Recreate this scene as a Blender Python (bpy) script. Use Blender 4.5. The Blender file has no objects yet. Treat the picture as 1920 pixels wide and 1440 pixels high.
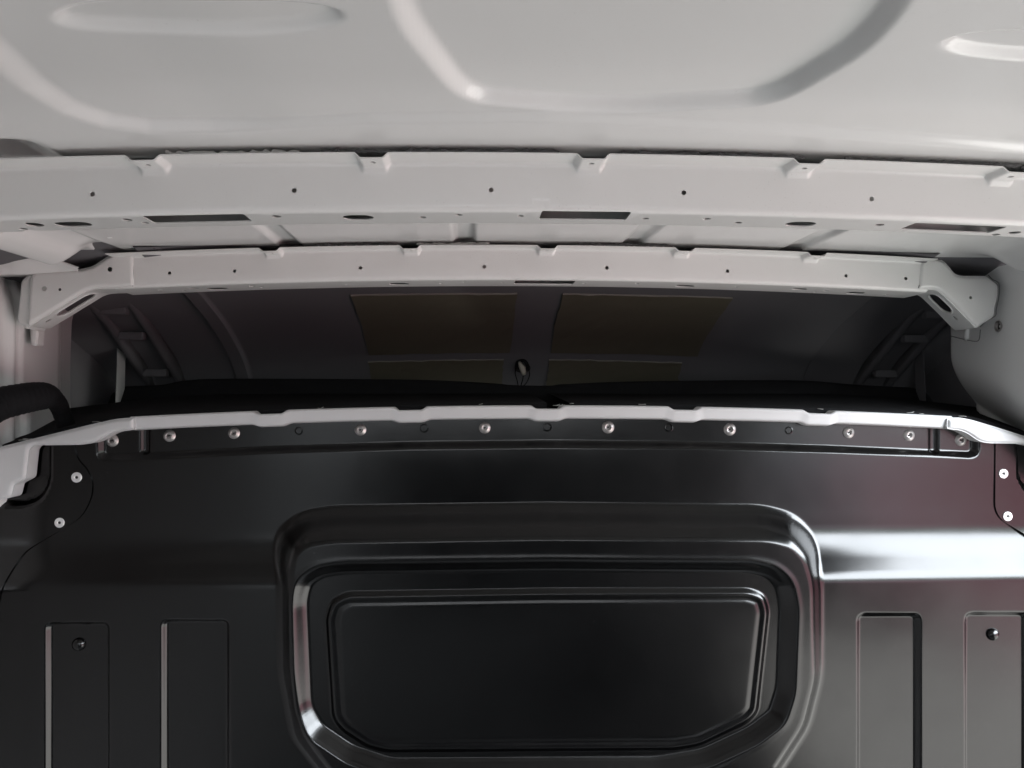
import bpy, bmesh, math, random
import numpy as np
from mathutils import Vector, Matrix, Euler
from mathutils.geometry import delaunay_2d_cdt

random.seed(7)
rng = np.random.default_rng(11)
S = bpy.context.scene
COL = S.collection

# ------------------------------------------------------------------ camera
CZ = 1.60                       # eye height over the cargo floor
F = 1500.0                      # focal length in photo pixels (1920 wide)
YAW = math.atan(73.5 / F)       # camera turned a little to the right
PITCH = math.atan(20.0 / F)     # and a touch up
cam_d = bpy.data.cameras.new('camera')
cam = bpy.data.objects.new('camera', cam_d)
COL.objects.link(cam)
cam_d.sensor_width = 36.0
cam_d.lens = F / 1920 * 36.0
cam_d.clip_start = 0.02
cam_d.clip_end = 60
cam.location = (0, 0, CZ)
cam.rotation_euler = (math.pi / 2 + PITCH, 0, -YAW)
S.camera = cam
RM = Euler((math.pi / 2 + PITCH, 0, -YAW)).to_matrix()

# ------------------------------------------------------------------ world, lamps, exposure
world = bpy.data.worlds.new('World')
S.world = world
world.use_nodes = True
bg = world.node_tree.nodes['Background']
bg.inputs[0].default_value = (0.75, 0.82, 1.0, 1)
bg.inputs[1].default_value = 0.02
S.view_settings.view_transform = 'Standard'
S.view_settings.look = 'None'
S.view_settings.exposure = 0.14
S.view_settings.gamma = 1.0
S.view_settings.use_curve_mapping = False
try:
    S.cycles.max_bounces = 10
    S.cycles.diffuse_bounces = 6
    S.cycles.glossy_bounces = 5
    S.cycles.use_denoising = True
except Exception:
    pass


def area(name, loc, target, sx, sy, radiance, col, spread=180):
    l = bpy.data.lights.new(name, 'AREA')
    l.shape = 'RECTANGLE'
    l.size = sx
    l.size_y = sy
    l.energy = radiance * math.pi * sx * sy
    l.color = col
    l.spread = math.radians(spread)
    o = bpy.data.objects.new(name, l)
    COL.objects.link(o)
    loc = Vector(loc) + Vector((0, 0, CZ))
    t = Vector(target) + Vector((0, 0, CZ))
    o.location = loc
    o.rotation_euler = (t - loc).to_track_quat('-Z', 'Y').to_euler()
    return o


# daylight through the open sliding door on the right: sky above, street level below
area('door_sky_light', (4.2, -3.0, 2.3), (0.9, -1.0, -0.4), 8.6, 3.8, 29.0, (0.88, 0.94, 1.0))
area('door_street_light', (3.6, -2.2, -0.92), (0.9, -2.2, -0.92), 5.6, 1.34, 2.4, (1.0, 0.46, 0.55))
area('door_street_light', (3.6, -7.4, -0.92), (0.9, -6.0, -0.92), 4.6, 1.34, 2.0, (0.84, 0.90, 1.0))
area('door_horizon_light', (5.3, -4.2, 0.25), (0.9, -2.0, 0.1), 8.0, 0.85, 3.0, (0.86, 1.0, 0.92))
area('door_ground_light', (4.4, -1.0, -2.3), (4.4, -1.0, 0), 4.8, 8.0, 3.9, (1.0, 0.99, 0.95))
# added fill high up behind the camera, lifts the beam faces
area('rear_fill_light', (-0.30, -2.3, 0.19), (0.0, 1.0, 0.19), 0.72, 0.34, 0.75, (0.94, 0.97, 1.0), 60)
area('rear_fill_light', (0.54, -2.3, 0.19), (0.2, 1.0, 0.19), 0.72, 0.34, 0.75, (0.94, 0.97, 1.0), 60)

# ------------------------------------------------------------------ pixel helpers


def ray(px, py):
    return RM @ Vector(((px - 960) / F, -(py - 720) / F, -1.0))


def PY(px, py, Y):
    d = ray(px, py)
    return d * (Y / d.y)


def PX_(px, py, X):
    d = ray(px, py)
    return d * (X / d.x)


def PZ_(px, py, Z):
    d = ray(px, py)
    return d * (Z / d.z)


def xz(pts, Y):
    out = []
    for p in pts:
        v = PY(p[0], p[1], Y)
        out.append((v.x, v.z))
    return out


def xy(pts, Z):
    out = []
    for p in pts:
        v = PZ_(p[0], p[1], Z)
        out.append((v.x, v.y))
    return out


def smooth(t):
    t = np.clip(t, 0, 1)
    return t * t * (3 - 2 * t)


def sdf_poly(poly, X, Y):
    """signed distance, negative inside"""
    P = np.array(poly, float)
    n = len(P)
    d = np.full(X.shape, 1e9)
    inside = np.zeros(X.shape, bool)
    for i in range(n):
        a = P[i]
        b = P[(i + 1) % n]
        e = b - a
        wx = X - a[0]
        wy = Y - a[1]
        t = np.clip((wx * e[0] + wy * e[1]) / max(e @ e, 1e-12), 0, 1)
        d = np.minimum(d, (wx - e[0] * t) ** 2 + (wy - e[1] * t) ** 2)
        c = (a[1] > Y) != (b[1] > Y)
        if abs(e[1]) > 1e-12:
            xi = a[0] + (Y - a[1]) / e[1] * e[0]
            inside ^= c & (X < xi)
    d = np.sqrt(d)
    return np.where(inside, -d, d)


def rounded(pts, r, n=6):
    """round the corners of a closed 2-D outline"""
    P = [Vector((p[0], p[1])) for p in pts]
    out = []
    m = len(P)
    for i in range(m):
        a, b, c = P[i - 1], P[i], P[(i + 1) % m]
        rr = r[i] if isinstance(r, (list, tuple)) else r
        u = a - b
        v = c - b
        k = min(rr, u.length * .49, v.length * .49)
        if k < 1e-6:
            out.append((b.x, b.y))
            continue
        p0 = b + u.normalized() * k
        p1 = b + v.normalized() * k
        for j in range(n + 1):
            t = j / n
            q = p0 * (1 - t) ** 2 + b * 2 * t * (1 - t) + p1 * t * t
            out.append((q.x, q.y))
    return out


def catmull(pts, n=6, closed=False):
    P = [Vector(p) for p in pts]
    m = len(P)
    out = []
    rngi = range(m if closed else m - 1)
    for i in rngi:
        if closed:
            p0, p1, p2, p3 = P[i - 1], P[i], P[(i + 1) % m], P[(i + 2) % m]
        else:
            p0 = P[max(i - 1, 0)]
            p1 = P[i]
            p2 = P[i + 1]
            p3 = P[min(i + 2, m - 1)]
        for j in range(n):
            t = j / n
            out.append(0.5 * ((2 * p1) + (p2 - p0) * t + (2 * p0 - 5 * p1 + 4 * p2 - p3) * t * t + (3 * p1 - p0 - 3 * p2 + p3) * t ** 3))
    if not closed:
        out.append(P[-1])
    return out


# ------------------------------------------------------------------ materials
def mat(name, base, rough, metal=0.0, spec=0.5, coat=0.0, bump=0.0, bscale=300.0, rvar=0.0, cvar=0.0, coat_rough=0.1, vscale=6.0, wave=0.0, wscale=5.0, dust=0.0):
    m = bpy.data.materials.new(name)
    m.use_nodes = True
    nt = m.node_tree
    b = nt.nodes['Principled BSDF']
    b.inputs['Base Color'].default_value = (*base, 1)
    b.inputs['Roughness'].default_value = rough
    b.inputs['Metallic'].default_value = metal
    b.inputs['Specular IOR Level'].default_value = spec
    b.inputs['Coat Weight'].default_value = coat
    b.inputs['Coat Roughness'].default_value = coat_rough
    tc = nt.nodes.new('ShaderNodeTexCoord')
    if rvar or cvar:
        nz = nt.nodes.new('ShaderNodeTexNoise')
        nz.inputs['Scale'].default_value = vscale
        nz.inputs['Detail'].default_value = 5
        nz.inputs['Roughness'].default_value = 0.6
        nt.links.new(tc.outputs['Object'], nz.inputs['Vector'])
        if rvar:
            mr = nt.nodes.new('ShaderNodeMapRange')
            mr.inputs['From Min'].default_value = 0.3
            mr.inputs['From Max'].default_value = 0.7
            mr.inputs['To Min'].default_value = rough - rvar
            mr.inputs['To Max'].default_value = rough + rvar
            nt.links.new(nz.outputs['Fac'], mr.inputs['Value'])
            nt.links.new(mr.outputs[0], b.inputs['Roughness'])
        if cvar:
            mx = nt.nodes.new('ShaderNodeMix')
            mx.data_type = 'RGBA'
            mx.inputs[6].default_value = (*[c * (1 - cvar) for c in base], 1)
            mx.inputs[7].default_value = (*[min(c * (1 + cvar), 1) for c in base], 1)
            nt.links.new(nz.outputs['Fac'], mx.inputs[0])
            nt.links.new(mx.outputs[2], b.inputs['Base Color'])
    if dust:
        src = b.inputs['Base Color'].links[0].from_socket if b.inputs['Base Color'].is_linked else None
        nd = nt.nodes.new('ShaderNodeTexNoise')
        nd.inputs['Scale'].default_value = 420
        nd.inputs['Detail'].default_value = 2
        nt.links.new(tc.outputs['Object'], nd.inputs['Vector'])
        nl = nt.nodes.new('ShaderNodeTexNoise')
        nl.inputs['Scale'].default_value = 7
        nl.inputs['Detail'].default_value = 4
        nt.links.new(tc.outputs['Object'], nl.inputs['Vector'])
        ad = nt.nodes.new('ShaderNodeMath')
        ad.operation = 'MULTIPLY_ADD'
        ad.inputs[1].default_value = 0.25
        nt.links.new(nl.outputs['Fac'], ad.inputs[0])
        nt.links.new(nd.outputs['Fac'], ad.inputs[2])
        rp = nt.nodes.new('ShaderNodeMapRange')
        rp.inputs['From Min'].default_value = 0.80
        rp.inputs['From Max'].default_value = 0.92
        rp.inputs['To Max'].default_value = dust
        nt.links.new(ad.outputs[0], rp.inputs['Value'])
        md = nt.nodes.new('ShaderNodeMix')
        md.data_type = 'RGBA'
        md.inputs[6].default_value = (*base, 1)
        if src is not None:
            nt.links.new(src, md.inputs[6])
        md.inputs[7].default_value = (0.30, 0.29, 0.27, 1)
        nt.links.new(rp.outputs[0], md.inputs[0])
        nt.links.new(md.outputs[2], b.inputs['Base Color'])
    wnode = None
    if wave:
        nw = nt.nodes.new('ShaderNodeTexNoise')
        nw.inputs['Scale'].default_value = wscale
        nw.inputs['Detail'].default_value = 1.5
        nt.links.new(tc.outputs['Object'], nw.inputs['Vector'])
        wnode = nt.nodes.new('ShaderNodeBump')
        wnode.inputs['Strength'].default_value = 1.0
        wnode.inputs['Distance'].default_value = wave
        nt.links.new(nw.outputs['Fac'], wnode.inputs['Height'])
        nt.links.new(wnode.outputs[0], b.inputs['Normal'])
    if bump:
        n2 = nt.nodes.new('ShaderNodeTexNoise')
        n2.inputs['Scale'].default_value = bscale
        n2.inputs['Detail'].default_value = 3
        nt.links.new(tc.outputs['Object'], n2.inputs['Vector'])
        bp = nt.nodes.new('ShaderNodeBump')
        bp.inputs['Strength'].default_value = bump
        bp.inputs['Distance'].default_value = 0.001
        nt.links.new(n2.outputs['Fac'], bp.inputs['Height'])
        if wnode is not None:
            nt.links.new(wnode.outputs[0], bp.inputs['Normal'])
        nt.links.new(bp.outputs[0], b.inputs['Normal'])
    return m


M_WHITE = mat('white_body_paint', (0.72, 0.72, 0.71), 0.22, bump=0.012, bscale=900, cvar=0.02, wave=0.0012, wscale=6, dust=0.12)
M_RAIL = mat('white_rail_paint', (0.54, 0.545, 0.55), 0.4, bump=0.012, bscale=900, cvar=0.015)
M_BEAM = mat('white_primer_paint', (0.70, 0.70, 0.685), 0.28, bump=0.012, bscale=900, cvar=0.03, wave=0.0004, wscale=14, dust=0.25)
M_GREY = mat('bay_shade_grey', (0.125, 0.122, 0.128), 0.75, spec=0.2, rvar=0.06, cvar=0.06)  # bay paint presumed white; its shade is put into this grey
M_BLACK = mat('black_satin_paint', (0.0005, 0.0005, 0.0006), 0.205, spec=0.42, bump=0.02, bscale=900, rvar=0.025, vscale=9, wave=0.0010, wscale=7, dust=0.05)
M_FELT = mat('black_felt', (0.012, 0.012, 0.013), 0.95, spec=0.15, bump=0.8, bscale=600, cvar=0.25, vscale=90)
M_PAD = mat('olive_damping_pad', (0.095, 0.086, 0.060), 0.75, cvar=0.12, bump=0.2, bscale=200)
M_PADEDGE = mat('pad_foil_edge', (0.20, 0.19, 0.17), 0.6)
M_STEEL = mat('rivet_aluminium', (0.42, 0.40, 0.39), 0.38, metal=0.85, cvar=0.12, rvar=0.08, vscale=40)
M_ZINC = mat('bright_zinc', (0.80, 0.80, 0.80), 0.34, metal=0.5, cvar=0.05, vscale=40)
M_DARK = mat('dark_pin_and_hole_shade', (0.02, 0.018, 0.018), 0.6)
M_TAPE = mat('black_cloth_tape', (0.005, 0.005, 0.006), 0.8, spec=0.2, bump=0.5, bscale=400)
M_PLUG = mat('beige_nylon', (0.50, 0.47, 0.40), 0.45)
M_FLOOR = mat('cargo_floor_board', (0.12, 0.12, 0.118), 0.6, cvar=0.2, vscale=4)
M_ADDED_BOARD = mat('added_grey_board', (0.30, 0.295, 0.29), 0.7, cvar=0.2, vscale=5)
M_SEALGREY = mat('grey_seam_sealer', (0.16, 0.16, 0.16), 0.8)
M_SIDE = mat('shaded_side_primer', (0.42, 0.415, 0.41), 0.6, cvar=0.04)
M_INSIDE = mat('beam_inside_shade', (0.05, 0.05, 0.05), 0.8)
M_FOAM = mat('roof_adhesive', (0.10, 0.10, 0.10), 0.7, cvar=0.8, vscale=60, bump=0.8, bscale=300)
M_CREAM = mat('dried_adhesive', (0.45, 0.45, 0.43), 0.7)

# ------------------------------------------------------------------ object helpers


def link(o, parent=None):
    COL.objects.link(o)
    if parent is not None:
        o.parent = parent
        o.matrix_parent_inverse = Matrix.Identity(4)
        if parent.location.length > 0:
            o.location = o.location - world_loc(parent)
    return o


def world_loc(o):
    v = Vector(o.location)
    while o.parent is not None:
        o = o.parent
        v = v + o.location
    return v


def new_obj(name, mesh, m, parent=None, loc=(0, 0, CZ)):
    if m is not None and len(mesh.materials) == 0:
        mesh.materials.append(m)
    o = bpy.data.objects.new(name, mesh)
    o.location = loc
    return link(o, parent)


def tag(o, label=None, cat=None, group=None, kind=None):
    if label:
        o['label'] = label
    if cat:
        o['category'] = cat
    if group:
        o['group'] = group
    if kind:
        o['kind'] = kind
    return o


def thing(name, loc, label, cat, group=None):
    o = bpy.data.objects.new(name, None)
    o.empty_display_size = 0.05
    COL.objects.link(o)
    o.location = Vector(loc) + Vector((0, 0, CZ))
    return tag(o, label, cat, group)


def sub(name, me, parent):
    o = bpy.data.objects.new(name, me)
    COL.objects.link(o)
    o.parent = parent
    return o


def grid_mesh(name, P, flip=False):
    """P: (nu, nv, 3) array -> smooth quad mesh"""
    nu, nv = P.shape[:2]
    idx = np.arange(nu * nv).reshape(nu, nv)
    q = np.stack([idx[:-1, :-1], idx[1:, :-1], idx[1:, 1:], idx[:-1, 1:]], -1).reshape(-1, 4)
    if flip:
        q = q[:, ::-1]
    me = bpy.data.meshes.new(name)
    me.vertices.add(nu * nv)
    me.vertices.foreach_set('co', P.reshape(-1).astype(np.float32))
    me.loops.add(q.size)
    me.loops.foreach_set('vertex_index', q.reshape(-1).astype(np.int32))
    me.polygons.add(len(q))
    me.polygons.foreach_set('loop_start', np.arange(0, q.size, 4, dtype=np.int32))
    me.polygons.foreach_set('use_smooth', np.ones(len(q), bool))
    me.update(calc_edges=True)
    me.validate()
    return me


def sheet(name, fn, ul, vl, holes=(), outer=None, thick=0.0012, extra=(), flip=False):
    """pressed sheet: (u,v) plane with real holes -> 3-D through fn(u,v) -> Nx3; normal side = front.
    fn vectorised.  thickness goes away from the front."""
    U, V = np.meshgrid(np.array(ul), np.array(vl), indexing='ij')
    u = U.ravel()
    v = V.ravel()
    keep = np.ones(u.shape, bool)
    span = 0.0008
    for h in holes:
        keep &= sdf_poly(h, u, v) > span
    if outer is not None:
        keep &= sdf_poly(outer, u, v) < -span
    pts = [Vector((a, b)) for a, b in zip(u[keep], v[keep])]
    edges = []
    for h in list(holes) + ([outer] if outer is not None else []):
        s = len(pts)
        pts += [Vector((p[0], p[1])) for p in h]
        edges += [(s + i, s + (i + 1) % len(h)) for i in range(len(h))]
    for p in extra:
        pts.append(Vector(p))
    vo, eo, fo, _, _, _ = delaunay_2d_cdt(pts, edges, [], 0, 1e-7)
    W = np.array([(p.x, p.y) for p in vo])
    T = np.array([f for f in fo if len(f) == 3])
    c = W[T].mean(1)
    ok = np.ones(len(T), bool)
    for h in holes:
        ok &= sdf_poly(h, c[:, 0], c[:, 1]) > 0
    if outer is not None:
        ok &= sdf_poly(outer, c[:, 0], c[:, 1]) < 0
    a = W[T]
    ar = np.abs((a[:, 1, 0] - a[:, 0, 0]) * (a[:, 2, 1] - a[:, 0, 1]) - (a[:, 1, 1] - a[:, 0, 1]) * (a[:, 2, 0] - a[:, 0, 0]))
    ok &= ar > 1e-11
    T = T[ok]
    uu, vv = W[:, 0], W[:, 1]
    P = fn(uu, vv)
    e = 4e-4
    du = fn(uu + e, vv) - fn(uu - e, vv)
    dv = fn(uu, vv + e) - fn(uu, vv - e)
    N = np.cross(du, dv)
    N /= np.maximum(np.linalg.norm(N, axis=1, keepdims=True), 1e-12)
    if flip:
        N = -N
        T = T[:, ::-1]
    B = P - N * thick
    n = len(P)
    from collections import Counter
    cnt = Counter()
    for t in T:
        for i in range(3):
            cnt[(t[i], t[(i + 1) % 3])] += 1
    rim = [k for k in cnt if (k[1], k[0]) not in cnt]
    verts = np.vstack([P, B])
    faces = [tuple(int(i) for i in t) for t in T] + [tuple(int(i) + n for i in t[::-1]) for t in T]
    rv = []
    base = 2 * n
    for (i, j) in rim:
        s = base + len(rv)
        rv += [P[j], P[i], B[i], B[j]]
        faces.append((s, s + 1, s + 2, s + 3))
    if rv:
        verts = np.vstack([verts, np.array(rv)])
    me = bpy.data.meshes.new(name)
    me.from_pydata([tuple(p) for p in verts], [], faces)
    me.polygons.foreach_set('use_smooth', np.ones(len(me.polygons), bool))
    me.update()
    # exact normals on both skins, flat rim
    vn = np.zeros((len(verts), 3))
    vn[:n] = N
    vn[n:2 * n] = -N
    for k in range(len(rim)):
        s = base + 4 * k
        q = verts[s:s + 4]
        nn = np.cross(q[1] - q[0], q[3] - q[0])
        L = np.linalg.norm(nn)
        vn[s:s + 4] = nn / L if L > 1e-12 else N[0]
    me.normals_split_custom_set_from_vertices([tuple(x) for x in vn])
    return me


def circle(cx, cy, rx, ry=None, n=20, rot=0.0):
    ry = ry or rx
    return [(cx + rx * math.cos(2 * math.pi * i / n + rot), cy + ry * math.sin(2 * math.pi * i / n + rot)) for i in range(n)]


def stadium(cx, cy, hx, hy, n=8):
    out = []
    for k in range(n + 1):
        a = -math.pi / 2 + math.pi * k / n
        out.append((cx + (hx - hy) + hy * math.cos(a), cy + hy * math.sin(a)))
    for k in range(n + 1):
        a = math.pi / 2 + math.pi * k / n
        out.append((cx - (hx - hy) + hy * math.cos(a), cy + hy * math.sin(a)))
    return out


def rrect(x0, x1, y0, y1, r=0.003):
    return rounded([(x0, y0), (x1, y0), (x1, y1), (x0, y1)], r, 4)


def prism(name, pts3, depth, m, parent=None, bevel=0.005, segs=3, cutters=(), wn=True, top_shift=None):
    """solid from a front outline (list of 3-D points) pushed back along +Y; bevelled; with boolean cutters (meshes)"""
    bm = bmesh.new()
    n = len(pts3)
    fv = [bm.verts.new(p) for p in pts3]
    bv = [bm.verts.new((p[0], p[1] + depth, p[2])) for p in pts3]
    bm.faces.new(fv)
    bm.faces.new(bv[::-1])
    for i in range(n):
        j = (i + 1) % n
        bm.faces.new((fv[j], fv[i], bv[i], bv[j]))
    bmesh.ops.recalc_face_normals(bm, faces=bm.faces[:])
    if bevel:
        eds = [e for e in bm.edges if e.calc_length() > 0 and len(e.link_faces) == 2 and e.calc_face_angle(0) > math.radians(35)]
        bmesh.ops.bevel(bm, geom=eds, offset=bevel, segments=segs, profile=0.6, affect='EDGES', clamp_overlap=True)
    me = bpy.data.meshes.new(name)
    bm.to_mesh(me)
    bm.free()
    return finish(name, me, m, parent, cutters, wn)


def finish(name, me, m, parent, cutters=(), wn=True):
    o = new_obj(name, me, m, parent)
    mods = False
    tmp = []
    for cm in cutters:
        co = bpy.data.objects.new('cutter', cm)
        COL.objects.link(co)
        co.location = (0, 0, CZ)
        tmp.append(co)
        md = o.modifiers.new('cut', 'BOOLEAN')
        md.operation = 'DIFFERENCE'
        md.solver = 'EXACT'
        md.object = co
        mods = True
    if wn:
        for p in me.polygons:
            p.use_smooth = True
        w = o.modifiers.new('wn', 'WEIGHTED_NORMAL')
        w.keep_sharp = True
        w.weight = 80
        mods = True
    if mods:
        if parent is not None:      # boolean must see world places
            pass
        bpy.context.view_layer.update()
        dg = bpy.context.evaluated_depsgraph_get()
        ev = o.evaluated_get(dg)
        nm = bpy.data.meshes.new_from_object(ev)
        nm.name = name
        if wn and cutters:
            nm.set_sharp_from_angle(angle=math.radians(50))
        old = o.data
        o.modifiers.clear()
        o.data = nm
        bpy.data.meshes.remove(old)
    for co in tmp:
        cm = co.data
        bpy.data.objects.remove(co)
        bpy.data.meshes.remove(cm)
    return o


def cutter_from(outline3, direction):
    """prism mesh from a 3-D outline swept both ways along direction"""
    d = Vector(direction)
    bm = bmesh.new()
    a = [bm.verts.new(Vector(p) - d) for p in outline3]
    b = [bm.verts.new(Vector(p) + d) for p in outline3]
    bm.faces.new(a)
    bm.faces.new(b[::-1])
    n = len(a)
    for i in range(n):
        j = (i + 1) % n
        bm.faces.new((a[j], a[i], b[i], b[j]))
    bmesh.ops.recalc_face_normals(bm, faces=bm.faces[:])
    me = bpy.data.meshes.new('cutter')
    bm.to_mesh(me)
    bm.free()
    return me


def tube(name, pts, rad, m, parent=None, n=14, rib=0.0, ribstep=0.0, closed=True):
    P = [Vector(p) for p in pts]
    rs = rad if isinstance(rad, (list, tuple, np.ndarray)) else [rad] * len(P)
    bm = bmesh.new()
    rings = []
    up = Vector((0, 0, 1))
    prev = None
    for i, p in enumerate(P):
        t = (P[min(i + 1, len(P) - 1)] - P[max(i - 1, 0)]).normalized()
        if prev is None:
            x = t.cross(up)
            if x.length < 1e-3:
                x = t.cross(Vector((1, 0, 0)))
        else:
            x = prev - t * prev.dot(t)
        x.normalize()
        prev = x
        y = t.cross(x)
        r = rs[i]
        rings.append([bm.verts.new(p + (x * math.cos(2 * math.pi * k / n) + y * math.sin(2 * math.pi * k / n)) * r) for k in range(n)])
    for a, b in zip(rings[:-1], rings[1:]):
        for k in range(n):
            bm.faces.new((a[k], a[(k + 1) % n], b[(k + 1) % n], b[k]))
    bm.faces.new(rings[0][::-1])
    bm.faces.new(rings[-1])
    for f in bm.faces:
        f.smooth = True
    bmesh.ops.recalc_face_normals(bm, faces=bm.faces[:])
    me = bpy.data.meshes.new(name)
    bm.to_mesh(me)
    bm.free()
    return new_obj(name, me, m, parent)


def lathe_mesh(name, prof, n=24, sharp=40):
    """prof (r, h) about -Y axis: h toward the camera; outermost ring first"""
    bm = bmesh.new()
    rings = []
    for r, h in prof:
        if r < 1e-6:
            rings.append([bm.verts.new((0, -h, 0))])
        else:
            rings.append([bm.verts.new((r * math.cos(2 * math.pi * k / n), -h, r * math.sin(2 * math.pi * k / n))) for k in range(n)])
    for a, b in zip(rings[:-1], rings[1:]):
        for k in range(n):
            j = (k + 1) % n
            if len(b) == 1:
                bm.faces.new((a[k], a[j], b[0]))
            else:
                bm.faces.new((a[k], a[j], b[j], b[k]))
    for f in bm.faces:
        f.smooth = True
    bmesh.ops.recalc_face_normals(bm, faces=bm.faces[:])
    me = bpy.data.meshes.new(name)
    bm.to_mesh(me)
    bm.free()
    me.set_sharp_from_angle(angle=math.radians(sharp))
    return me


def box_mesh(name, x0, x1, y0, y1, z0, z1, bevel=0.0):
    bm = bmesh.new()
    bmesh.ops.create_cube(bm, size=1)
    for v in bm.verts:
        v.co = ((x0 + x1) / 2 + v.co.x * (x1 - x0), (y0 + y1) / 2 + v.co.y * (y1 - y0), (z0 + z1) / 2 + v.co.z * (z1 - z0))
    if bevel:
        bmesh.ops.bevel(bm, geom=bm.edges[:], offset=bevel, segments=2, profile=0.6, affect='EDGES')
    me = bpy.data.meshes.new(name)
    bm.to_mesh(me)
    bm.free()
    return me


# ------------------------------------------------------------------ van dimensions
XC = 0.121            # van centre line
Y1, Y2 = 0.82, 1.31   # faces of the two roof beams
ARCH = 0.040


def arch(X):
    return -ARCH * (X - XC) ** 2


# ------------------------------------------------------------------ roof skin
ZR = 0.2478


def roof_z(X, Y):
    dx = np.abs(X - XC)
    z = ZR + arch(X)
    bul = 0.037 * np.where(dx < 0.735, np.exp(-((dx - 0.735) / 0.036) ** 2), np.exp(-((dx - 0.735) / 0.022) ** 2))
    z = z - bul * smooth((1.268 - Y) / 0.075) * smooth((Y - 0.95) / 0.1)
    # big raised field in front of the first beam
    st = xy([(-260, -60), (-120, 20), (-40, 62), (0, 95), (60, 150), (130, 195), (200, 220), (280, 233), (400, 236), (700, 226), (1025, 226), (1450, 246), (1850, 266), (2400, 300), (2600, -300), (-260, -300)], 0.247)
    d = sdf_poly(st, X, Y)
    z = z + (0.005 + 0.004 * smooth((-0.15 - X) / 0.1)) * smooth((-d + 0.010) / 0.021)
    hexa = xy(rounded([(720, -160), (752, 30), (872, 184), (1140, 208), (1452, 188), (1640, 75), (1790, -160)], [0, 60, 50, 150, 60, 80, 0], 6), 0.255)
    d = sdf_poly(hexa, X, Y)
    z = z + 0.012 * smooth((-d + 0.006) / 0.0135)
    for el in (((372, 20), 268, 30), ((2010, 72), 238, 26)):
        (cx, cy), a, b = el
        o = xy([(cx + a * math.copysign(abs(math.cos(t)) ** 0.75, math.cos(t)), cy + b * math.copysign(abs(math.sin(t)) ** 0.9, math.sin(t))) for t in np.linspace(0, 2 * math.pi, 40, endpoint=False)], 0.255)
        d = sdf_poly(o, X, Y)
        z = z + 0.006 * smooth((-d + 0.004) / 0.012)
    # the skin lifts away from the first beam at the far left
    z = z + 0.022 * smooth((-0.40 - X) / 0.06) * smooth((Y - 0.752) / 0.035) * smooth((1.0 - Y) / 0.08)
    # swages running fore and aft between the beams
    g = smooth((Y - 0.90) / 0.03) * smooth((1.33 - Y) / 0.02)
    for px in (221, 546, 871, 1190, 1502):
        x0 = PZ_(px, 450, 0.25).x
        d = np.abs(X - x0)
        z = z + 0.007 * (1 - smooth((d - 0.010) / 0.010)) * g
    # press marks
    return z


def build_roof():
    xs = np.arange(-0.885, 0.98, 0.0032)
    ys = np.concatenate([np.arange(-0.9, 0.30, 0.03), np.arange(0.30, 0.88, 0.0032), np.arange(0.88, 1.44, 0.005)])
    X, Y = np.meshgrid(xs, ys, indexing='ij')
    Z = roof_z(X, Y)
    me = grid_mesh('roof_panel', np.stack([X, Y, Z], -1), flip=True)
    o = new_obj('roof_panel', me, M_WHITE)
    tag(o, 'white pressed steel van roof skin with raised swages, seen from below', kind='structure')
    return o


ROOF = build_roof()


# ------------------------------------------------------------------ roof beams
def profile(pts, radii, n=6):
    """poly-line (y,z) with filleted corners -> list of points and arc length"""
    P = [Vector(p) for p in pts]
    out = [P[0]]
    for i in range(1, len(P) - 1):
        a, b, c = P[i - 1], P[i], P[i + 1]
        k = min(radii[i - 1], (a - b).length * .49, (c - b).length * .49)
        p0 = b + (a - b).normalized() * k
        p1 = b + (c - b).normalized() * k
        for j in range(n + 1):
            t = j / n
            out.append(p0 * (1 - t) ** 2 + b * 2 * t * (1 - t) + p1 * t * t)
    out.append(P[-1])
    s = [0.0]
    for a, b in zip(out[:-1], out[1:]):
        s.append(s[-1] + (a - b).length)
    return np.array([(p.x, p.y) for p in out]), np.array(s)


ZT, ZB = 0.2405, 0.190     # top and bottom of a beam face over the eye


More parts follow.
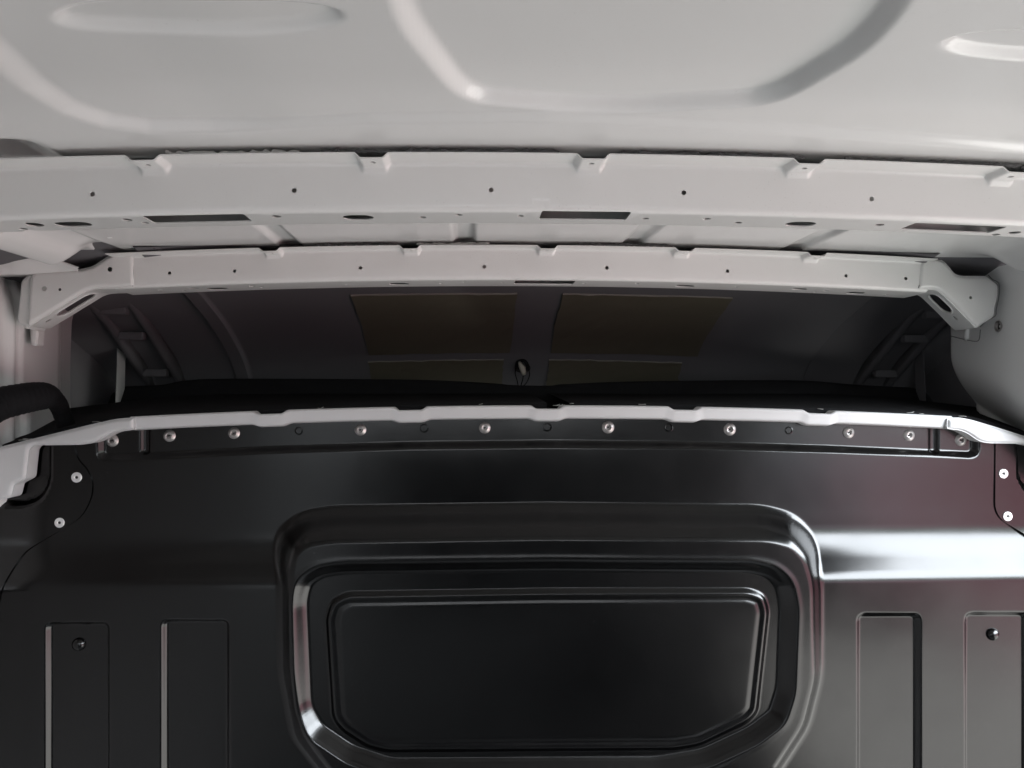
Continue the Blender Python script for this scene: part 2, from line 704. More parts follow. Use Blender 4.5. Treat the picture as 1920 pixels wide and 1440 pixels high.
def make_beam(name, Yf, x0, x1, notch_px, face_holes, under, label, notch_y, deep=0.058):
    root = thing(name, ((x0 + x1) / 2, Yf, ZB), label, 'roof beam', 'roof cross beams')
    pr, sl = profile([(-0.031, ZT), (0, ZT), (0.001, ZB), (deep, ZB - 0.0005), (deep + 0.002, ZT + 0.004)], [0.006, 0.0055, 0.004], 6)
    nx = [PY(p, notch_y, Yf - 0.015).x for p in notch_px]

    def fn(u, v):
        y = np.interp(v, sl, pr[:, 0])
        z = np.interp(v, sl, pr[:, 1])
        w = smooth((0.043 - v) / 0.012)
        b = np.zeros_like(u)
        for c in nx:
            b = np.maximum(b, 1 - smooth((np.abs(u - c) - 0.0100) / 0.0070))
        z = z - 0.0056 * b * w + arch(u)
        y = y - 0.0015 * b * w
        return np.stack([u, Yf + y, z], -1)

    us = set(np.round(np.arange(x0, x1, 0.02), 4))
    for c in nx:
        us |= set(np.round(np.arange(c - 0.024, c + 0.0241, 0.0015), 4))
    us |= {x0, x1}
    us = sorted(us)
    vs = sorted(set(np.round(list(sl) + list(np.arange(0, sl[-1], 0.006)), 5)))
    sface = sl[np.argmin(np.abs(pr[:, 1] - 0.215))]
    holes = []
    for (px, py, dpx) in face_holes:
        p = PY(px, py, Yf)
        z = p.z - arch(p.x)
        # arc length on the face
        i = np.where((sl > 0.03) & (sl < 0.03 + 0.06))[0]
        v = 0.031 + (ZT - z) - 0.002
        holes.append(circle(p.x, v, dpx / F * Yf / 2 * 1.15, n=18))
    sb0 = float(np.interp(0.008, pr[13:20, 0], sl[13:20])) if False else 0.031 + (ZT - ZB) + 0.0005
    for h in under:
        kind, px, t, w = h
        # t: 0 front .. 1 back of the underside
        yy = 0.004 + t * (deep - 0.008)
        v = sb0 + yy - 0.004
        X = PY(px, 740 - F * ZB / (Yf + yy), Yf + yy).x
        sc = (Yf + yy) / F
        if kind == 'o':
            holes.append(circle(X, v, w * sc / 2, min(w * sc / 2 * 1.15, 0.012), n=18))
        elif kind == 's':
            holes.append(stadium(X, v, w * sc / 2, min(0.0115, w * sc / 2 * 0.8)))
        elif kind == 'd':
            holes.append(circle(X, v, w * sc / 2, n=4))
        elif kind == 'r':
            holes.append(rrect(X - w * sc / 2, X + w * sc / 2, v - deep * 0.28, v + deep * 0.28, 0.0025))
    # small holes in the notch pads
    for c in nx:
        holes.append(circle(c, 0.014, 0.0032, n=14))
    me = sheet(name, fn, us, vs, holes, thick=0.0013)
    new_obj('pressing', me, M_BEAM, root)
    # dark sheet inside the hat section stands in for the shade behind its holes
    me = bpy.data.meshes.new('dark_backing')
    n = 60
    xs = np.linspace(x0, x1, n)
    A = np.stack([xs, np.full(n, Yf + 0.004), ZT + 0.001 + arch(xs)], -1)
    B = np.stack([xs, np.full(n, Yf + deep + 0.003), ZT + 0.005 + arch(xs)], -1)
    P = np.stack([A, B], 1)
    new_obj('dark_backing', grid_mesh('dark_backing', P, flip=True), M_INSIDE, root)
    return root, nx


under1 = [('o', 63, 0.42, 30), ('o', 41, 0.75, 16), ('s', 136, 0.50, 64), ('o', 237, 0.25, 18), ('o', 271, 0.55, 14),
          ('r', 371, 0.30, 182), ('o', 517, 0.22, 18), ('s', 671, 0.40, 58), ('o', 792, 0.42, 14), ('d', 860, 0.20, 19),
          ('o', 976, 0.28, 13), ('r', 1096, 0.26, 168), ('o', 1211, 0.40, 14), ('d', 1326, 0.32, 19), ('o', 1385, 0.62, 15),
          ('s', 1502, 0.58, 58), ('o', 1650, 0.42, 17), ('r', 1788, 0.42, 180), ('o', 1868, 0.86, 16), ('o', 1903, 0.60, 22)]
rear_beam, nx1 = make_beam('roof_beam', Y1, -0.80, 1.00, [280, 700, 1108, 1505, 1890],
                           [(174, 364, 8), (552, 357, 8), (921, 356, 8), (1282, 361, 8), (1634, 373, 8)], under1,
                           'nearer, upper white roof beam with dark rectangular cut-outs in its underside', 295)
under2 = [('o', 300, 0.4, 9), ('o', 345, 0.7, 8), ('s', 362, 0.35, 20), ('s', 407, 0.55, 38), ('o', 472, 0.3, 12), ('o', 490, 0.6, 8),
          ('o', 650, 0.5, 9), ('s', 748, 0.5, 38), ('o', 826, 0.5, 9), ('d', 870, 0.25, 11), ('o', 943, 0.4, 8), ('r', 1021, 0.32, 112),
          ('o', 1096, 0.45, 8), ('o', 1195, 0.3, 9), ('s', 1285, 0.55, 36), ('o', 1383, 0.4, 9), ('s', 1500, 0.4, 28), ('o', 1528, 0.75, 8),
          ('o', 1549, 0.5, 11), ('s', 1605, 0.6, 36), ('o', 1663, 0.6, 9)]
front_beam, nx2 = make_beam('roof_beam', Y2, -0.575, 0.765, [510, 770, 1025, 1280, 1525],
                            [(318, 512, 5.5), (440, 508, 5.5), (676, 502, 6), (908, 500, 6.5), (1138, 502, 6), (1364, 508, 6), (1586, 517, 5.5), (1698, 522, 5.5)], under2,
                            'farther, lower white roof beam with sloping gusset brackets at both ends', 465, deep=0.076)


# adhesive bead between beam flanges and roof skin
def adhesive(parent, Yf, x0, x1, segs, seed):
    r = np.random.default_rng(seed)
    o = None
    for (a, b, mm, rad) in segs:
        xs = np.arange(a, b, 0.004)
        pts = []
        rr = []
        for x in xs:
            z = 0.2438 + arch(x) + r.normal(0, 0.0006)
            pts.append((x, Yf - 0.022 + r.normal(0, 0.0015), z))
            rr.append(rad * (1 + r.normal(0, 0.22)))
        tube('adhesive_bead', pts, rr, mm, parent, n=7)


adhesive(rear_beam, Y1, -0.5, 0.8, [(-0.30, -0.17, M_CREAM, 0.0018), (-0.15, 0.09, M_FOAM, 0.0018), (0.15, 0.34, M_FOAM, 0.0018), (0.38, 0.62, M_FOAM, 0.0018)], 3)
adhesive(front_beam, Y2, -0.5, 0.8, [(-0.25, -0.12, M_FOAM, 0.0018), (-0.09, 0.03, M_CREAM, 0.0018), (0.17, 0.33, M_FOAM, 0.0018)], 4)


# ------------------------------------------------------------------ gusset brackets of the front beam
def px_prism(name, outline, Y, depth, m, parent, r=0, bevel=0.005, segs=3, cutters=(), n=5, yfun=None):
    o = rounded(outline, r, n) if r else outline
    pts = []
    for p in o:
        yy = yfun(p[0], p[1]) if yfun else Y
        pts.append(PY(p[0], p[1], yy))
    return prism(name, pts, depth, m, parent, bevel, segs, cutters)


def cyl_y(px, py, Y, dpx):
    c = PY(px, py, Y)
    return cutter_from([c + Vector((math.cos(a), 0, math.sin(a))) * (dpx / F * Y / 2) for a in np.linspace(0, 2 * math.pi, 16, endpoint=False)], (0, 0.022, 0))


def slot_on(pa, pb, half_len, half_w, back, Y, depth=0.012):
    """stadium slot in the sloping underside whose front edge runs pa->pb (photo points at Y)"""
    a = PY(pa[0], pa[1], Y)
    b = PY(pb[0], pb[1], Y)
    u = (b - a).normalized()
    nrm = Vector((u.z, 0, -u.x))
    if nrm.z > 0:
        nrm = -nrm
    c = (a + b) / 2 + Vector((0, back, 0))
    st = stadium(0, 0, half_len, half_w, 8)
    return cutter_from([c + u * s[0] + Vector((0, 1, 0)) * s[1] for s in st], nrm * depth)


def join(name, meshes, m, parent):
    bm = bmesh.new()
    for me in meshes:
        bm.from_mesh(me)
        bpy.data.meshes.remove(me)
    me = bpy.data.meshes.new(name)
    bm.to_mesh(me)
    bm.free()
    me.polygons.foreach_set('use_smooth', np.ones(len(me.polygons), bool))
    me.set_sharp_from_angle(angle=math.radians(55))
    return new_obj(name, me, m, parent)


def pressing(name, outline, rad, Y0, depth, m, parent, b=0.0065, holes=(), slots=(), step=0.004):
    """pressed cap: flat front with rolled edge and a skirt running back; outline in photo points on Y0, holes (px,py,dpx) in the
    front, slots (px,py,back,half_len,half_w) in the skirt"""
    o = xz(rounded(outline, rad, 6), Y0)
    A = np.array(o)
    if np.sum(A[:, 0] * np.roll(A[:, 1], -1) - np.roll(A[:, 0], -1) * A[:, 1]) < 0:
        A = A[::-1]
    # resample the outline evenly
    d = np.hypot(*(np.roll(A, -1, 0) - A).T)
    s_ = np.concatenate([[0], np.cumsum(d)])
    n = max(int(s_[-1] / 0.003), 40)
    q = np.linspace(0, s_[-1], n, endpoint=False)
    AX = np.append(A[:, 0], A[0, 0])
    AZ = np.append(A[:, 1], A[0, 1])
    o = [(float(np.interp(t, s_, AX)), float(np.interp(t, s_, AZ))) for t in q]
    L = s_[-1]

    def fn(u, v):
        dd = np.clip(-sdf_poly(o, u, v), 0.0, b)
        t = 1 - dd / b
        return np.stack([u, Y0 + b * (1 - np.sqrt(np.clip(1 - (0.985 * t) ** 2, 0, 1))), v], -1)

    x0, z0 = A.min(0)
    x1, z1 = A.max(0)
    hl = []
    for (px, py, dp) in holes:
        p = PY(px, py, Y0)
        hl.append(circle(p.x, p.z, dp / F * Y0 / 2, n=18))
    # inner offset rings keep the rolled edge smooth
    U, V = np.meshgrid(np.arange(x0, x1, step), np.arange(z0, z1, step), indexing='ij')
    dd = -sdf_poly(o, U.ravel(), V.ravel())
    extra = [(a_, b_) for a_, b_, c_ in zip(U.ravel(), V.ravel(), dd) if c_ > b * 1.05]
    P = np.array(o)
    T = np.roll(P, -1, 0) - np.roll(P, 1, 0)
    T /= np.linalg.norm(T, axis=1, keepdims=True)
    Nn = np.stack([-T[:, 1], T[:, 0]], -1)
    for f in (0.12, 0.3, 0.6, 1.0):
        R = P + Nn * b * f
        ds = -sdf_poly(o, R[:, 0], R[:, 1])
        for k in range(len(R)):
            if ds[k] > b * f * 0.9:
                extra.append((R[k, 0], R[k, 1]))
    hs = [h for h in hl]
    if hs:
        keep = np.ones(len(extra), bool)
        E = np.array(extra)
        for h in hs:
            keep &= sdf_poly(h, E[:, 0], E[:, 1]) > 0.0008
        extra = [e for e, k in zip(extra, keep) if k]
    front = sheet(name, fn, [x0 - 1], [z0 - 1], hl, outer=o, thick=0.0012, extra=extra, flip=False)
    # skirt
    ox = np.append(P[:, 0], P[0, 0])
    oz = np.append(P[:, 1], P[0, 1])
    so = np.concatenate([[0], np.cumsum(np.hypot(np.diff(ox), np.diff(oz)))])

    def fs(u, v):
        uu = np.mod(u, so[-1])
        return np.stack([np.interp(uu, so, ox), Y0 + v, np.interp(uu, so, oz)], -1)

    sh = []
    for (px, py, back, hl_, hw) in slots:
        p = PY(px, py, Y0)
        k = int(np.argmin(np.hypot(P[:, 0] - p.x, P[:, 1] - p.z)))
        sh.append(stadium(so[k], back, hl_, hw, 8))
    vb = b * (1 - math.sqrt(1 - 0.985 ** 2)) - 0.0006
    skirt = sheet(name, fs, np.append(so[:-1], so[-1] - 1e-5), [vb, (vb + depth) / 2, depth], sh, thick=0.0012, flip=False)
    parts = [front, skirt]
    # rolled lips round the slots
    for (px, py, back, hl_, hw), st in zip(slots, sh):
        if hl_ < 0.012:
            continue
        ring = [Vector(fs(np.array([p[0]]), np.array([p[1]]))[0]) for p in stadium(st[0][0] * 0 + (max(p[0] for p in st) + min(p[0] for p in st)) / 2, back, hl_ + 0.002, hw + 0.002, 8)]
        bm = bmesh.new()
        rings = []
        nr = len(ring)
        for i, p in enumerate(ring):
            t = (ring[(i + 1) % nr] - ring[i - 1]).normalized()
            c = sum(ring, Vector()) / nr
            xa = (p - c)
            xa = (xa - t * xa.dot(t)).normalized()
            ya = t.cross(xa)
            rings.append([bm.verts.new(p + (xa * math.cos(a) + ya * math.sin(a)) * 0.0022) for a in np.linspace(0, 2 * math.pi, 8, endpoint=False)])
        for i in range(nr):
            A_, B_ = rings[i], rings[(i + 1) % nr]
            for k in range(8):
                bm.faces.new((A_[k], A_[(k + 1) % 8], B_[(k + 1) % 8], B_[k]))
        bmesh.ops.recalc_face_normals(bm, faces=bm.faces[:])
        me = bpy.data.meshes.new('lip')
        bm.to_mesh(me)
        bm.free()
        parts.append(me)
    return join(name, parts, m, parent)


g_left = [(250, 477), (228, 474), (206, 477), (188, 489), (172, 500), (150, 505), (62, 509), (56, 520), (50, 612), (166, 541), (250, 537)]
pressing('gusset', g_left, [2, 8, 14, 14, 14, 8, 6, 6, 6, 14, 2], Y2 - 0.004, 0.062, M_BEAM, front_beam,
         holes=[(83, 541, 9), (112, 543, 5.5), (206, 505, 9)], slots=[(124, 567, 0.031, 0.034, 0.0135), (75, 597, 0.026, 0.005, 0.004)])
# folded feet of the gussets against the wall
pressing('gusset_foot', [(60, 512), (46, 522), (40, 528), (33, 600), (36, 606), (46, 610), (50, 618), (56, 606)], 5, Y2 + 0.003, 0.05, M_BEAM, front_beam, b=0.004, step=0.003)
pressing('gusset_foot', [(72, 600), (57, 606), (58, 646), (68, 648)], 3, Y2 + 0.05, 0.02, M_BEAM, front_beam, b=0.003, step=0.003)
g_right = [(1728, 489), (1740, 484), (1768, 486), (1781, 499), (1792, 514), (1806, 518), (1852, 518), (1860, 525), (1873, 534), (1872, 556), (1866, 580), (1866, 592), (1842, 607), (1834, 615),
           (1797, 577), (1760, 541), (1724, 541), (1726, 505)]
pressing('gusset', g_right, [6, 6, 12, 12, 12, 6, 4, 6, 6, 4, 4, 6, 4, 6, 0, 14, 2, 0], Y2 - 0.004, 0.062, M_BEAM, front_beam,
         holes=[(1820, 558, 5.5)], slots=[(1783, 564, 0.031, 0.023, 0.0135), (1812, 593, 0.030, 0.005, 0.004)])


def line_on(name, pts, Y, parent, r=0.0009):
    return tube(name, catmull([PY(p[0], p[1], Y) for p in pts], 4), r, M_SEALGREY, parent, n=6)


line_on('sealant_line', [(1741, 483), (1731, 488), (1728, 497), (1727, 515), (1725, 530), (1722, 540)], Y2 - 0.0005, front_beam)
line_on('sealant_line', [(1853, 516), (1861, 524), (1873, 532), (1873, 556), (1868, 580), (1866, 592), (1848, 603), (1838, 613)], Y2 + 0.004, front_beam, 0.0008)
line_on('sealant_line', [(249, 478), (250, 500), (250, 520), (249, 537)], Y2 - 0.0008, front_beam, 0.0005)
weld = lathe_mesh('spot_weld', [(0.0042, 0.0), (0.0036, 0.0007), (0.0022, 0.0003), (0, 0.0002)], 14)
weld.materials.append(M_WHITE)
for px, py in [(205, 440), (315, 425), (437, 423), (673, 418), (908, 417), (1137, 417), (1365, 422), (1585, 424), (1700, 438)]:
    p = PZ_(px, py, 0.235)
    o = bpy.data.objects.new('spot_weld', weld)
    COL.objects.link(o)
    o.parent = ROOF
    o.location = (p.x, p.y, float(roof_z(np.array([p.x]), np.array([p.y]))[0]) + 0.0002)
    o.rotation_euler = (math.radians(90), 0, 0)


# ------------------------------------------------------------------ side walls
def wall_left():
    ys = np.concatenate([np.arange(-0.9, 1.15, 0.1), np.arange(1.15, 1.503, 0.004)])
    zs = np.arange(-0.3, 0.194, 0.006)
    Y, Z = np.meshgrid(ys, zs, indexing='ij')
    X = np.full(Y.shape, -0.752)
    # vertical bead of the pillar and the fall into the cab
    X = X + 0.010 * np.exp(-((Y - 1.335) / 0.010) ** 2) * smooth((0.17 - Z) / 0.06)
    X = X + 0.008 * smooth((Y - 1.352) / 0.012)
    X = X - 0.006 * smooth((Y - 1.47) / 0.03)
    X = X + 0.012 * smooth((0.02 - Z - 0.25 * (Y - 1.36)) / 0.02) * smooth((Y - 1.34) / 0.02)
    X = X - 0.03 * smooth((Z - 0.14) / 0.1)
    o = new_obj('wall_left', grid_mesh('wall_left', np.stack([X, Y, Z], -1)), M_WHITE)
    tag(o, 'white pressed side wall at the left edge behind the harness', kind='structure')
    ln = new_obj('added_board', box_mesh('added_board', -0.765, -0.742, -2.4, 1.19, -CZ, 0.12), M_ADDED_BOARD)  # unseen boards added to tone the reflections at the bulkhead's left
    l2 = new_obj('added_board', box_mesh('added_board', -0.765, -0.7425, 1.191, 1.272, -CZ, -0.31), M_ADDED_BOARD)
    tag(l2, 'narrow grey strip added low beside the left end of the bulkhead for its reflections', kind='structure')
    tag(ln, 'unseen dull grey board added on the left wall to darken the bulkhead reflections', kind='structure')
    new_obj('outer_skin', box_mesh('outer_skin', -0.90, -0.885, 0.6, 1.5, -0.3, 0.30), M_GREY, o)
    # upper ledge (cant rail flange) with its free edge
    top = [(-120, 455), (0, 470), (28, 479), (60, 481), (95, 483), (120, 492), (146, 502)]
    bot = [(-120, 520), (0, 512), (28, 512), (60, 511), (95, 509), (120, 507), (146, 505)]
    n = 30
    tp = catmull([(*p, 0) for p in top], 5)
    bt = catmull([(*p, 0) for p in bot], 5)
    rows = []
    for a, b in zip(tp, bt):
        A = PY(a.x, a.y, 1.285)
        B = PY(b.x, b.y, 1.305)
        rows.append([A + Vector((0, 0.003, 0)), A, A * .7 + B * .3, A * .3 + B * .7, B, B + Vector((0, .02, -.002))])
    me = grid_mesh('cant_rail', np.array([[tuple(p) for p in r] for r in rows]))
    c = new_obj('cant_rail', me, M_WHITE, o)
    md = c.modifiers.new('t', 'SOLIDIFY')
    md.thickness = 0.0015
    return o


WL = wall_left()


def wall_right():
    ys = np.concatenate([np.arange(-0.9, 1.15, 0.1), np.arange(1.15, 1.56, 0.005)])
    zs = np.arange(-0.24, 0.22, 0.006)
    Y, Z = np.meshgrid(ys, zs, indexing='ij')
    low = -0.24 + 0.33 * smooth((1.235 - Y) / 0.04)
    Z = low + (Z + 0.24) / 0.46 * (0.22 - low)
    X = np.full(Y.shape, 0.905)
    edge = 0.085 - 0.30 * np.maximum(1.50 - Y, 0)
    rr_ = np.clip((edge - Z) / 0.20, 0, 1)
    X = X + 0.17 * rr_ ** 2 * (1.6 - 0.6 * rr_)              # rolls away towards the door head
    X = X + 0.08 * smooth((Y - 1.47) / 0.07)                     # and into the cab
    X = X - 0.018 * np.exp(-((Z - (edge - 0.150)) / 0.012) ** 2)  # pressed ribs of the door head
    X = X - 0.014 * np.exp(-((Z - (edge - 0.115) - 0.2 * (Y - 1.45)) / 0.010) ** 2) * smooth((Y - 1.36) / 0.03)
    X = X - 0.03 * smooth((Z - 0.17) / 0.08)
    o = new_obj('wall_right', grid_mesh('wall_right', np.stack([X, Y, Z], -1), flip=True), M_WHITE)
    tag(o, 'smooth white side wall above the open sliding door at the right edge', kind='structure')
    c = new_obj('outer_skin', box_mesh('outer_skin', 1.06, 1.08, 1.2, 2.1, -0.26, 0.3), M_WHITE, o)
    new_obj('rear_side_panel', box_mesh('rear_side_panel', 0.95, 0.97, -3.4, 0.0, -CZ, 0.25), M_WHITE, o)
    tube('wall_bead', [PX_(1815, 600, 0.905), PX_(1815, 606, 0.905), PX_(1814, 620, 0.905), PX_(1813, 632, 0.905), PX_(1813, 638, 0.907)], [0.0045, 0.0052, 0.0055, 0.0055, 0.004], M_WHITE, o, n=12)
    tube('sealant_line', catmull([PX_(a_, b_, 0.9045) for a_, b_ in [(1782, 630), (1806, 636), (1828, 640), (1836, 636), (1838, 618)]], 4), 0.0007, M_SEALGREY, o, n=6)
    # weld nut
    p = PX_(1872, 612, 0.902)
    prof = [(0.0085, 0.0), (0.0085, 0.0012), (0.0070, 0.0018), (0.0062, 0.0012), (0.0058, -0.002), (0.0040, -0.004), (0.0040, -0.012), (0, -0.012)]
    me = lathe_mesh('weld_nut', prof, 20)
    nut = new_obj('weld_nut', me, M_STEEL, o, loc=(p.x, p.y, p.z + CZ))
    nut.rotation_euler = (0, 0, -math.pi / 2)
    nut.scale = (1.15, 1.15, 1.15)
    bore_shade = sub('bore_shade', lathe_mesh('bore_shade', [(0.0052, -0.0022), (0.0040, -0.0022), (0, -0.003)], 16), nut)  # dark disc paints the shade inside the nut's hole
    bore_shade.data.materials.append(M_DARK)
    return o


WR = wall_right()

# cargo floor, far below the frame; it only carries the bounced daylight
fl = new_obj('cargo_floor', box_mesh('cargo_floor', -0.80, 1.05, -3.4, 1.28, -CZ - 0.03, -CZ), M_FLOOR)
tag(fl, 'plain cargo floor far below the picture', kind='structure')

# ------------------------------------------------------------------ cab roof (dome) behind the opening
DP = catmull([(1.33, 0.262, 0), (1.50, 0.228, 0), (1.60, 0.203, 0), (1.715, 0.165, 0), (1.83, 0.108, 0), (1.895, 0.050, 0), (1.935, -0.005, 0), (1.95, -0.08, 0)], 10)
DPY = np.array([p.x for p in DP])
DPZ = np.array([p.y for p in DP])
DS = np.concatenate([[0], np.cumsum(np.hypot(np.diff(DPY), np.diff(DPZ)))])


def dome(X, s, off=0.0):
    q = ((X - XC) / 0.73) ** 2
    y = np.interp(s, DS, DPY) - 0.08 * q
    z = np.interp(s, DS, DPZ) - 0.030 * q
    e = 1e-3
    ty = np.interp(s + e, DS, DPY) - np.interp(s - e, DS, DPY)
    tz = np.interp(s + e, DS, DPZ) - np.interp(s - e, DS, DPZ)
    L = np.hypot(ty, tz) + 1e-9
    ny, nz = tz / L, -ty / L     # towards the inside
    return np.stack([X, y + ny * off, z + nz * off], -1)


xs = np.concatenate([np.arange(-0.80, -0.56, 0.01), np.arange(-0.56, -0.50, 0.002), np.arange(-0.50, 0.735, 0.012), np.arange(0.735, 0.80, 0.002), np.arange(0.80, 1.08, 0.01)])
ss = np.linspace(0, DS[-1], 70)
Xg, Sg = np.meshgrid(xs, ss, indexing='ij')
stepo = 0.010 * smooth((0.649 - np.abs(Xg - 0.117)) / 0.006)
G = dome(Xg.ravel(), Sg.ravel(), stepo.ravel()).reshape(*Xg.shape, 3)
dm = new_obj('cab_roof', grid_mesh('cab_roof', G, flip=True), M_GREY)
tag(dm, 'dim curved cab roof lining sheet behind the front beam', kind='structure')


def s_at(Y, X=XC):
    q = ((X - XC) / 0.73) ** 2
    return float(np.interp(Y + 0.08 * q, DPY, DS))


def pad(x0, x1, s0, s1, label, skew=0.0):
    nx_, ns_ = 14, 10
    xs_ = np.linspace(x0, x1, nx_)
    sv = np.linspace(s0, s1, ns_)
    Xp, Sp = np.meshgrid(xs_, sv, indexing='ij')
    pr_ = np.random.default_rng(int(abs(x1) * 1000) + 5)
    Xp = Xp + 0.0012 * pr_.normal(0, 1, Xp.shape)
    Sp = Sp + 0.0012 * pr_.normal(0, 1, Sp.shape)
    lo = dome(Xp.ravel(), Sp.ravel(), np.full(Xp.size, 0.0095))
    hi = dome(Xp.ravel(), Sp.ravel(), np.full(Xp.size, 0.0135) + np.random.default_rng(int(abs(x0) * 1000)).normal(0, 0.0004, Xp.size))
    n = nx_ * ns_
    idx = np.arange(n).reshape(nx_, ns_)
    faces = []
    for i in range(nx_ - 1):
        for j in range(ns_ - 1):
            q = (idx[i, j], idx[i + 1, j], idx[i + 1, j + 1], idx[i, j + 1])
            faces.append(tuple(int(k) + n for k in q[::-1]))
            faces.append(tuple(int(k) for k in q))
    ring = [idx[i, 0] for i in range(nx_)] + [idx[-1, j] for j in range(1, ns_)] + [idx[i, -1] for i in range(nx_ - 2, -1, -1)] + [idx[0, j] for j in range(ns_ - 2, 0, -1)]
    for a, b in zip(ring, ring[1:] + ring[:1]):
        faces.append((int(b), int(a), int(a) + n, int(b) + n))
    me = bpy.data.meshes.new('damping_pad')
    me.from_pydata([tuple(p) for p in lo] + [tuple(p) for p in hi], [], faces)
    bm = bmesh.new()
    bm.from_mesh(me)
    bmesh.ops.recalc_face_normals(bm, faces=bm.faces[:])
    bm.to_mesh(me)
    bm.free()
    me.materials.append(M_PAD)
    me.materials.append(M_PADEDGE)
    nf = 2 * (nx_ - 1) * (ns_ - 1)
    for k in range(nf, nf + nx_ - 1):
        me.polygons[k].material_index = 1
    o = new_obj('damping_pad', me, None)
    tag(o, label, 'damping pad', 'sound damping pads on the cab roof')


sA, sB = s_at(1.575), s_at(1.832)
sC, sD = s_at(1.855), s_at(1.925)
pad(-0.233, 0.087, sA, sB, 'large upper olive damping pad left of the hanging plug')
pad(0.178, 0.512, sA, sB, 'large upper olive damping pad right of the hanging plug')
pad(-0.236, 0.070, sC, sD, 'narrow lower olive damping pad left of the hanging plug')
pad(0.176, 0.484, sC, sD, 'narrow lower olive damping pad right of the hanging plug')


# hanging plug with its wires
plug = thing('wiring_plug', PY(978, 690, 1.86), 'small beige wiring plug hanging on dark wires from the cab roof', 'plug')
c0 = PY(978, 690, 1.865)
me = lathe_mesh('roof_hole', [(0.019, 0.0), (0.018, 0.002), (0.016, 0.002), (0.015, -0.001), (0, -0.001)], 24)
cc = PY(979, 690, 1.875)
ho = new_obj('hole_shade_disc', me, M_DARK, plug, loc=(cc.x, cc.y - 0.012, cc.z + CZ))  # dark disc stands in for the shaded hole in the cab roof
ho.rotation_euler = (math.radians(-50), 0, 0)
ax = [PY(974, 679, 1.845), PY(976, 685, 1.840), PY(980, 691, 1.836), PY(982, 699, 1.833), PY(983, 703, 1.832)]
tube('plug_body', ax, [0.0035, 0.0055, 0.0075, 0.006, 0.004], M_PLUG, plug, n=8)
for pts in ([(967, 690), (966, 700), (970, 715), (972, 725), (976, 731)], [(981, 703), (980, 712), (977, 722), (976, 732)], [(990, 690), (993, 702), (988, 716), (980, 724), (966, 724)]):
    tube('wire', catmull([PY(p[0], p[1], 1.838) for p in pts], 5), 0.0013, M_TAPE, plug, n=6)
tube('wire', catmull([PY(968, 688, 1.85), PY(972, 678, 1.846), PY(984, 677, 1.846), PY(991, 690, 1.846)], 6), 0.004, M_TAPE, plug, n=8)


# ------------------------------------------------------------------ roof side rails (ladder-like) and inner side panels of the bay
def side_x(X, left):
    return X


def bow(mirror, label):
    # longitudinal rail at constant X following the cab roof down, with rungs towards the outer panel
    sgn = -1 if not mirror else 1
    Xr = XC + sgn * 0.762
    P0 = [(1.46, 0.196), (1.486, 0.188), (1.58, 0.147), (1.70, 0.079), (1.79, 0.024), (1.83, -0.02)]
    root = thing('roof_side_rail', (Xr, 1.46, 0.19), label, 'roof rail', 'ladder-like rails of the cab roof')
    crv = catmull([(0, a, b) for a, b in P0], 8)
    # rail: rectangular section sweep
    V = []
    for i, p in enumerate(crv):
        t = (crv[min(i + 1, len(crv) - 1)] - crv[max(i - 1, 0)]).normalized()
        nrm = Vector((0, t.z, -t.y))
        sec = [(-0.008, 0.0), (-0.005, -0.005), (0.005, -0.005), (0.008, 0.0), (0.008, 0.02), (-0.008, 0.02)]
        V.append([(Xr + a, p.y + nrm.y * -b, p.z + nrm.z * -b) for a, b in sec])
    A = np.array(V)
    A = np.concatenate([A, A[:, :1]], 1)
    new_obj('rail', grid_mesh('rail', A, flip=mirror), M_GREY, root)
    # outer rail
    B = A.copy()
    B[:, :, 0] += sgn * 0.062
    B[:, :, 2] -= 0.012
    new_obj('rail', grid_mesh('rail', B, flip=mirror), M_GREY, root)
    # recessed web between them
    Wb = []
    for p in crv:
        Wb.append([(Xr + sgn * 0.005, p.y + 0.012, p.z + 0.014), (Xr + sgn * 0.06, p.y + 0.012, p.z + 0.004)])
    new_obj('web', grid_mesh('web', np.array(Wb), flip=mirror), M_GREY, root)
    for (yy, zz) in ((1.535, 0.160), (1.615, 0.118), (1.735, 0.048)):
        me = box_mesh('rung', min(Xr + sgn * 0.008, Xr + sgn * 0.058), max(Xr + sgn * 0.008, Xr + sgn * 0.058), yy - 0.006, yy + 0.012, zz - 0.010, zz + 0.006, 0.003)
        new_obj('rung', me, M_GREY, root)
    return root


bow(False, 'grey ladder-like roof rail with three rungs left of the damping pads')
bow(True, 'dark ladder-like roof rail with three rungs right of the damping pads')


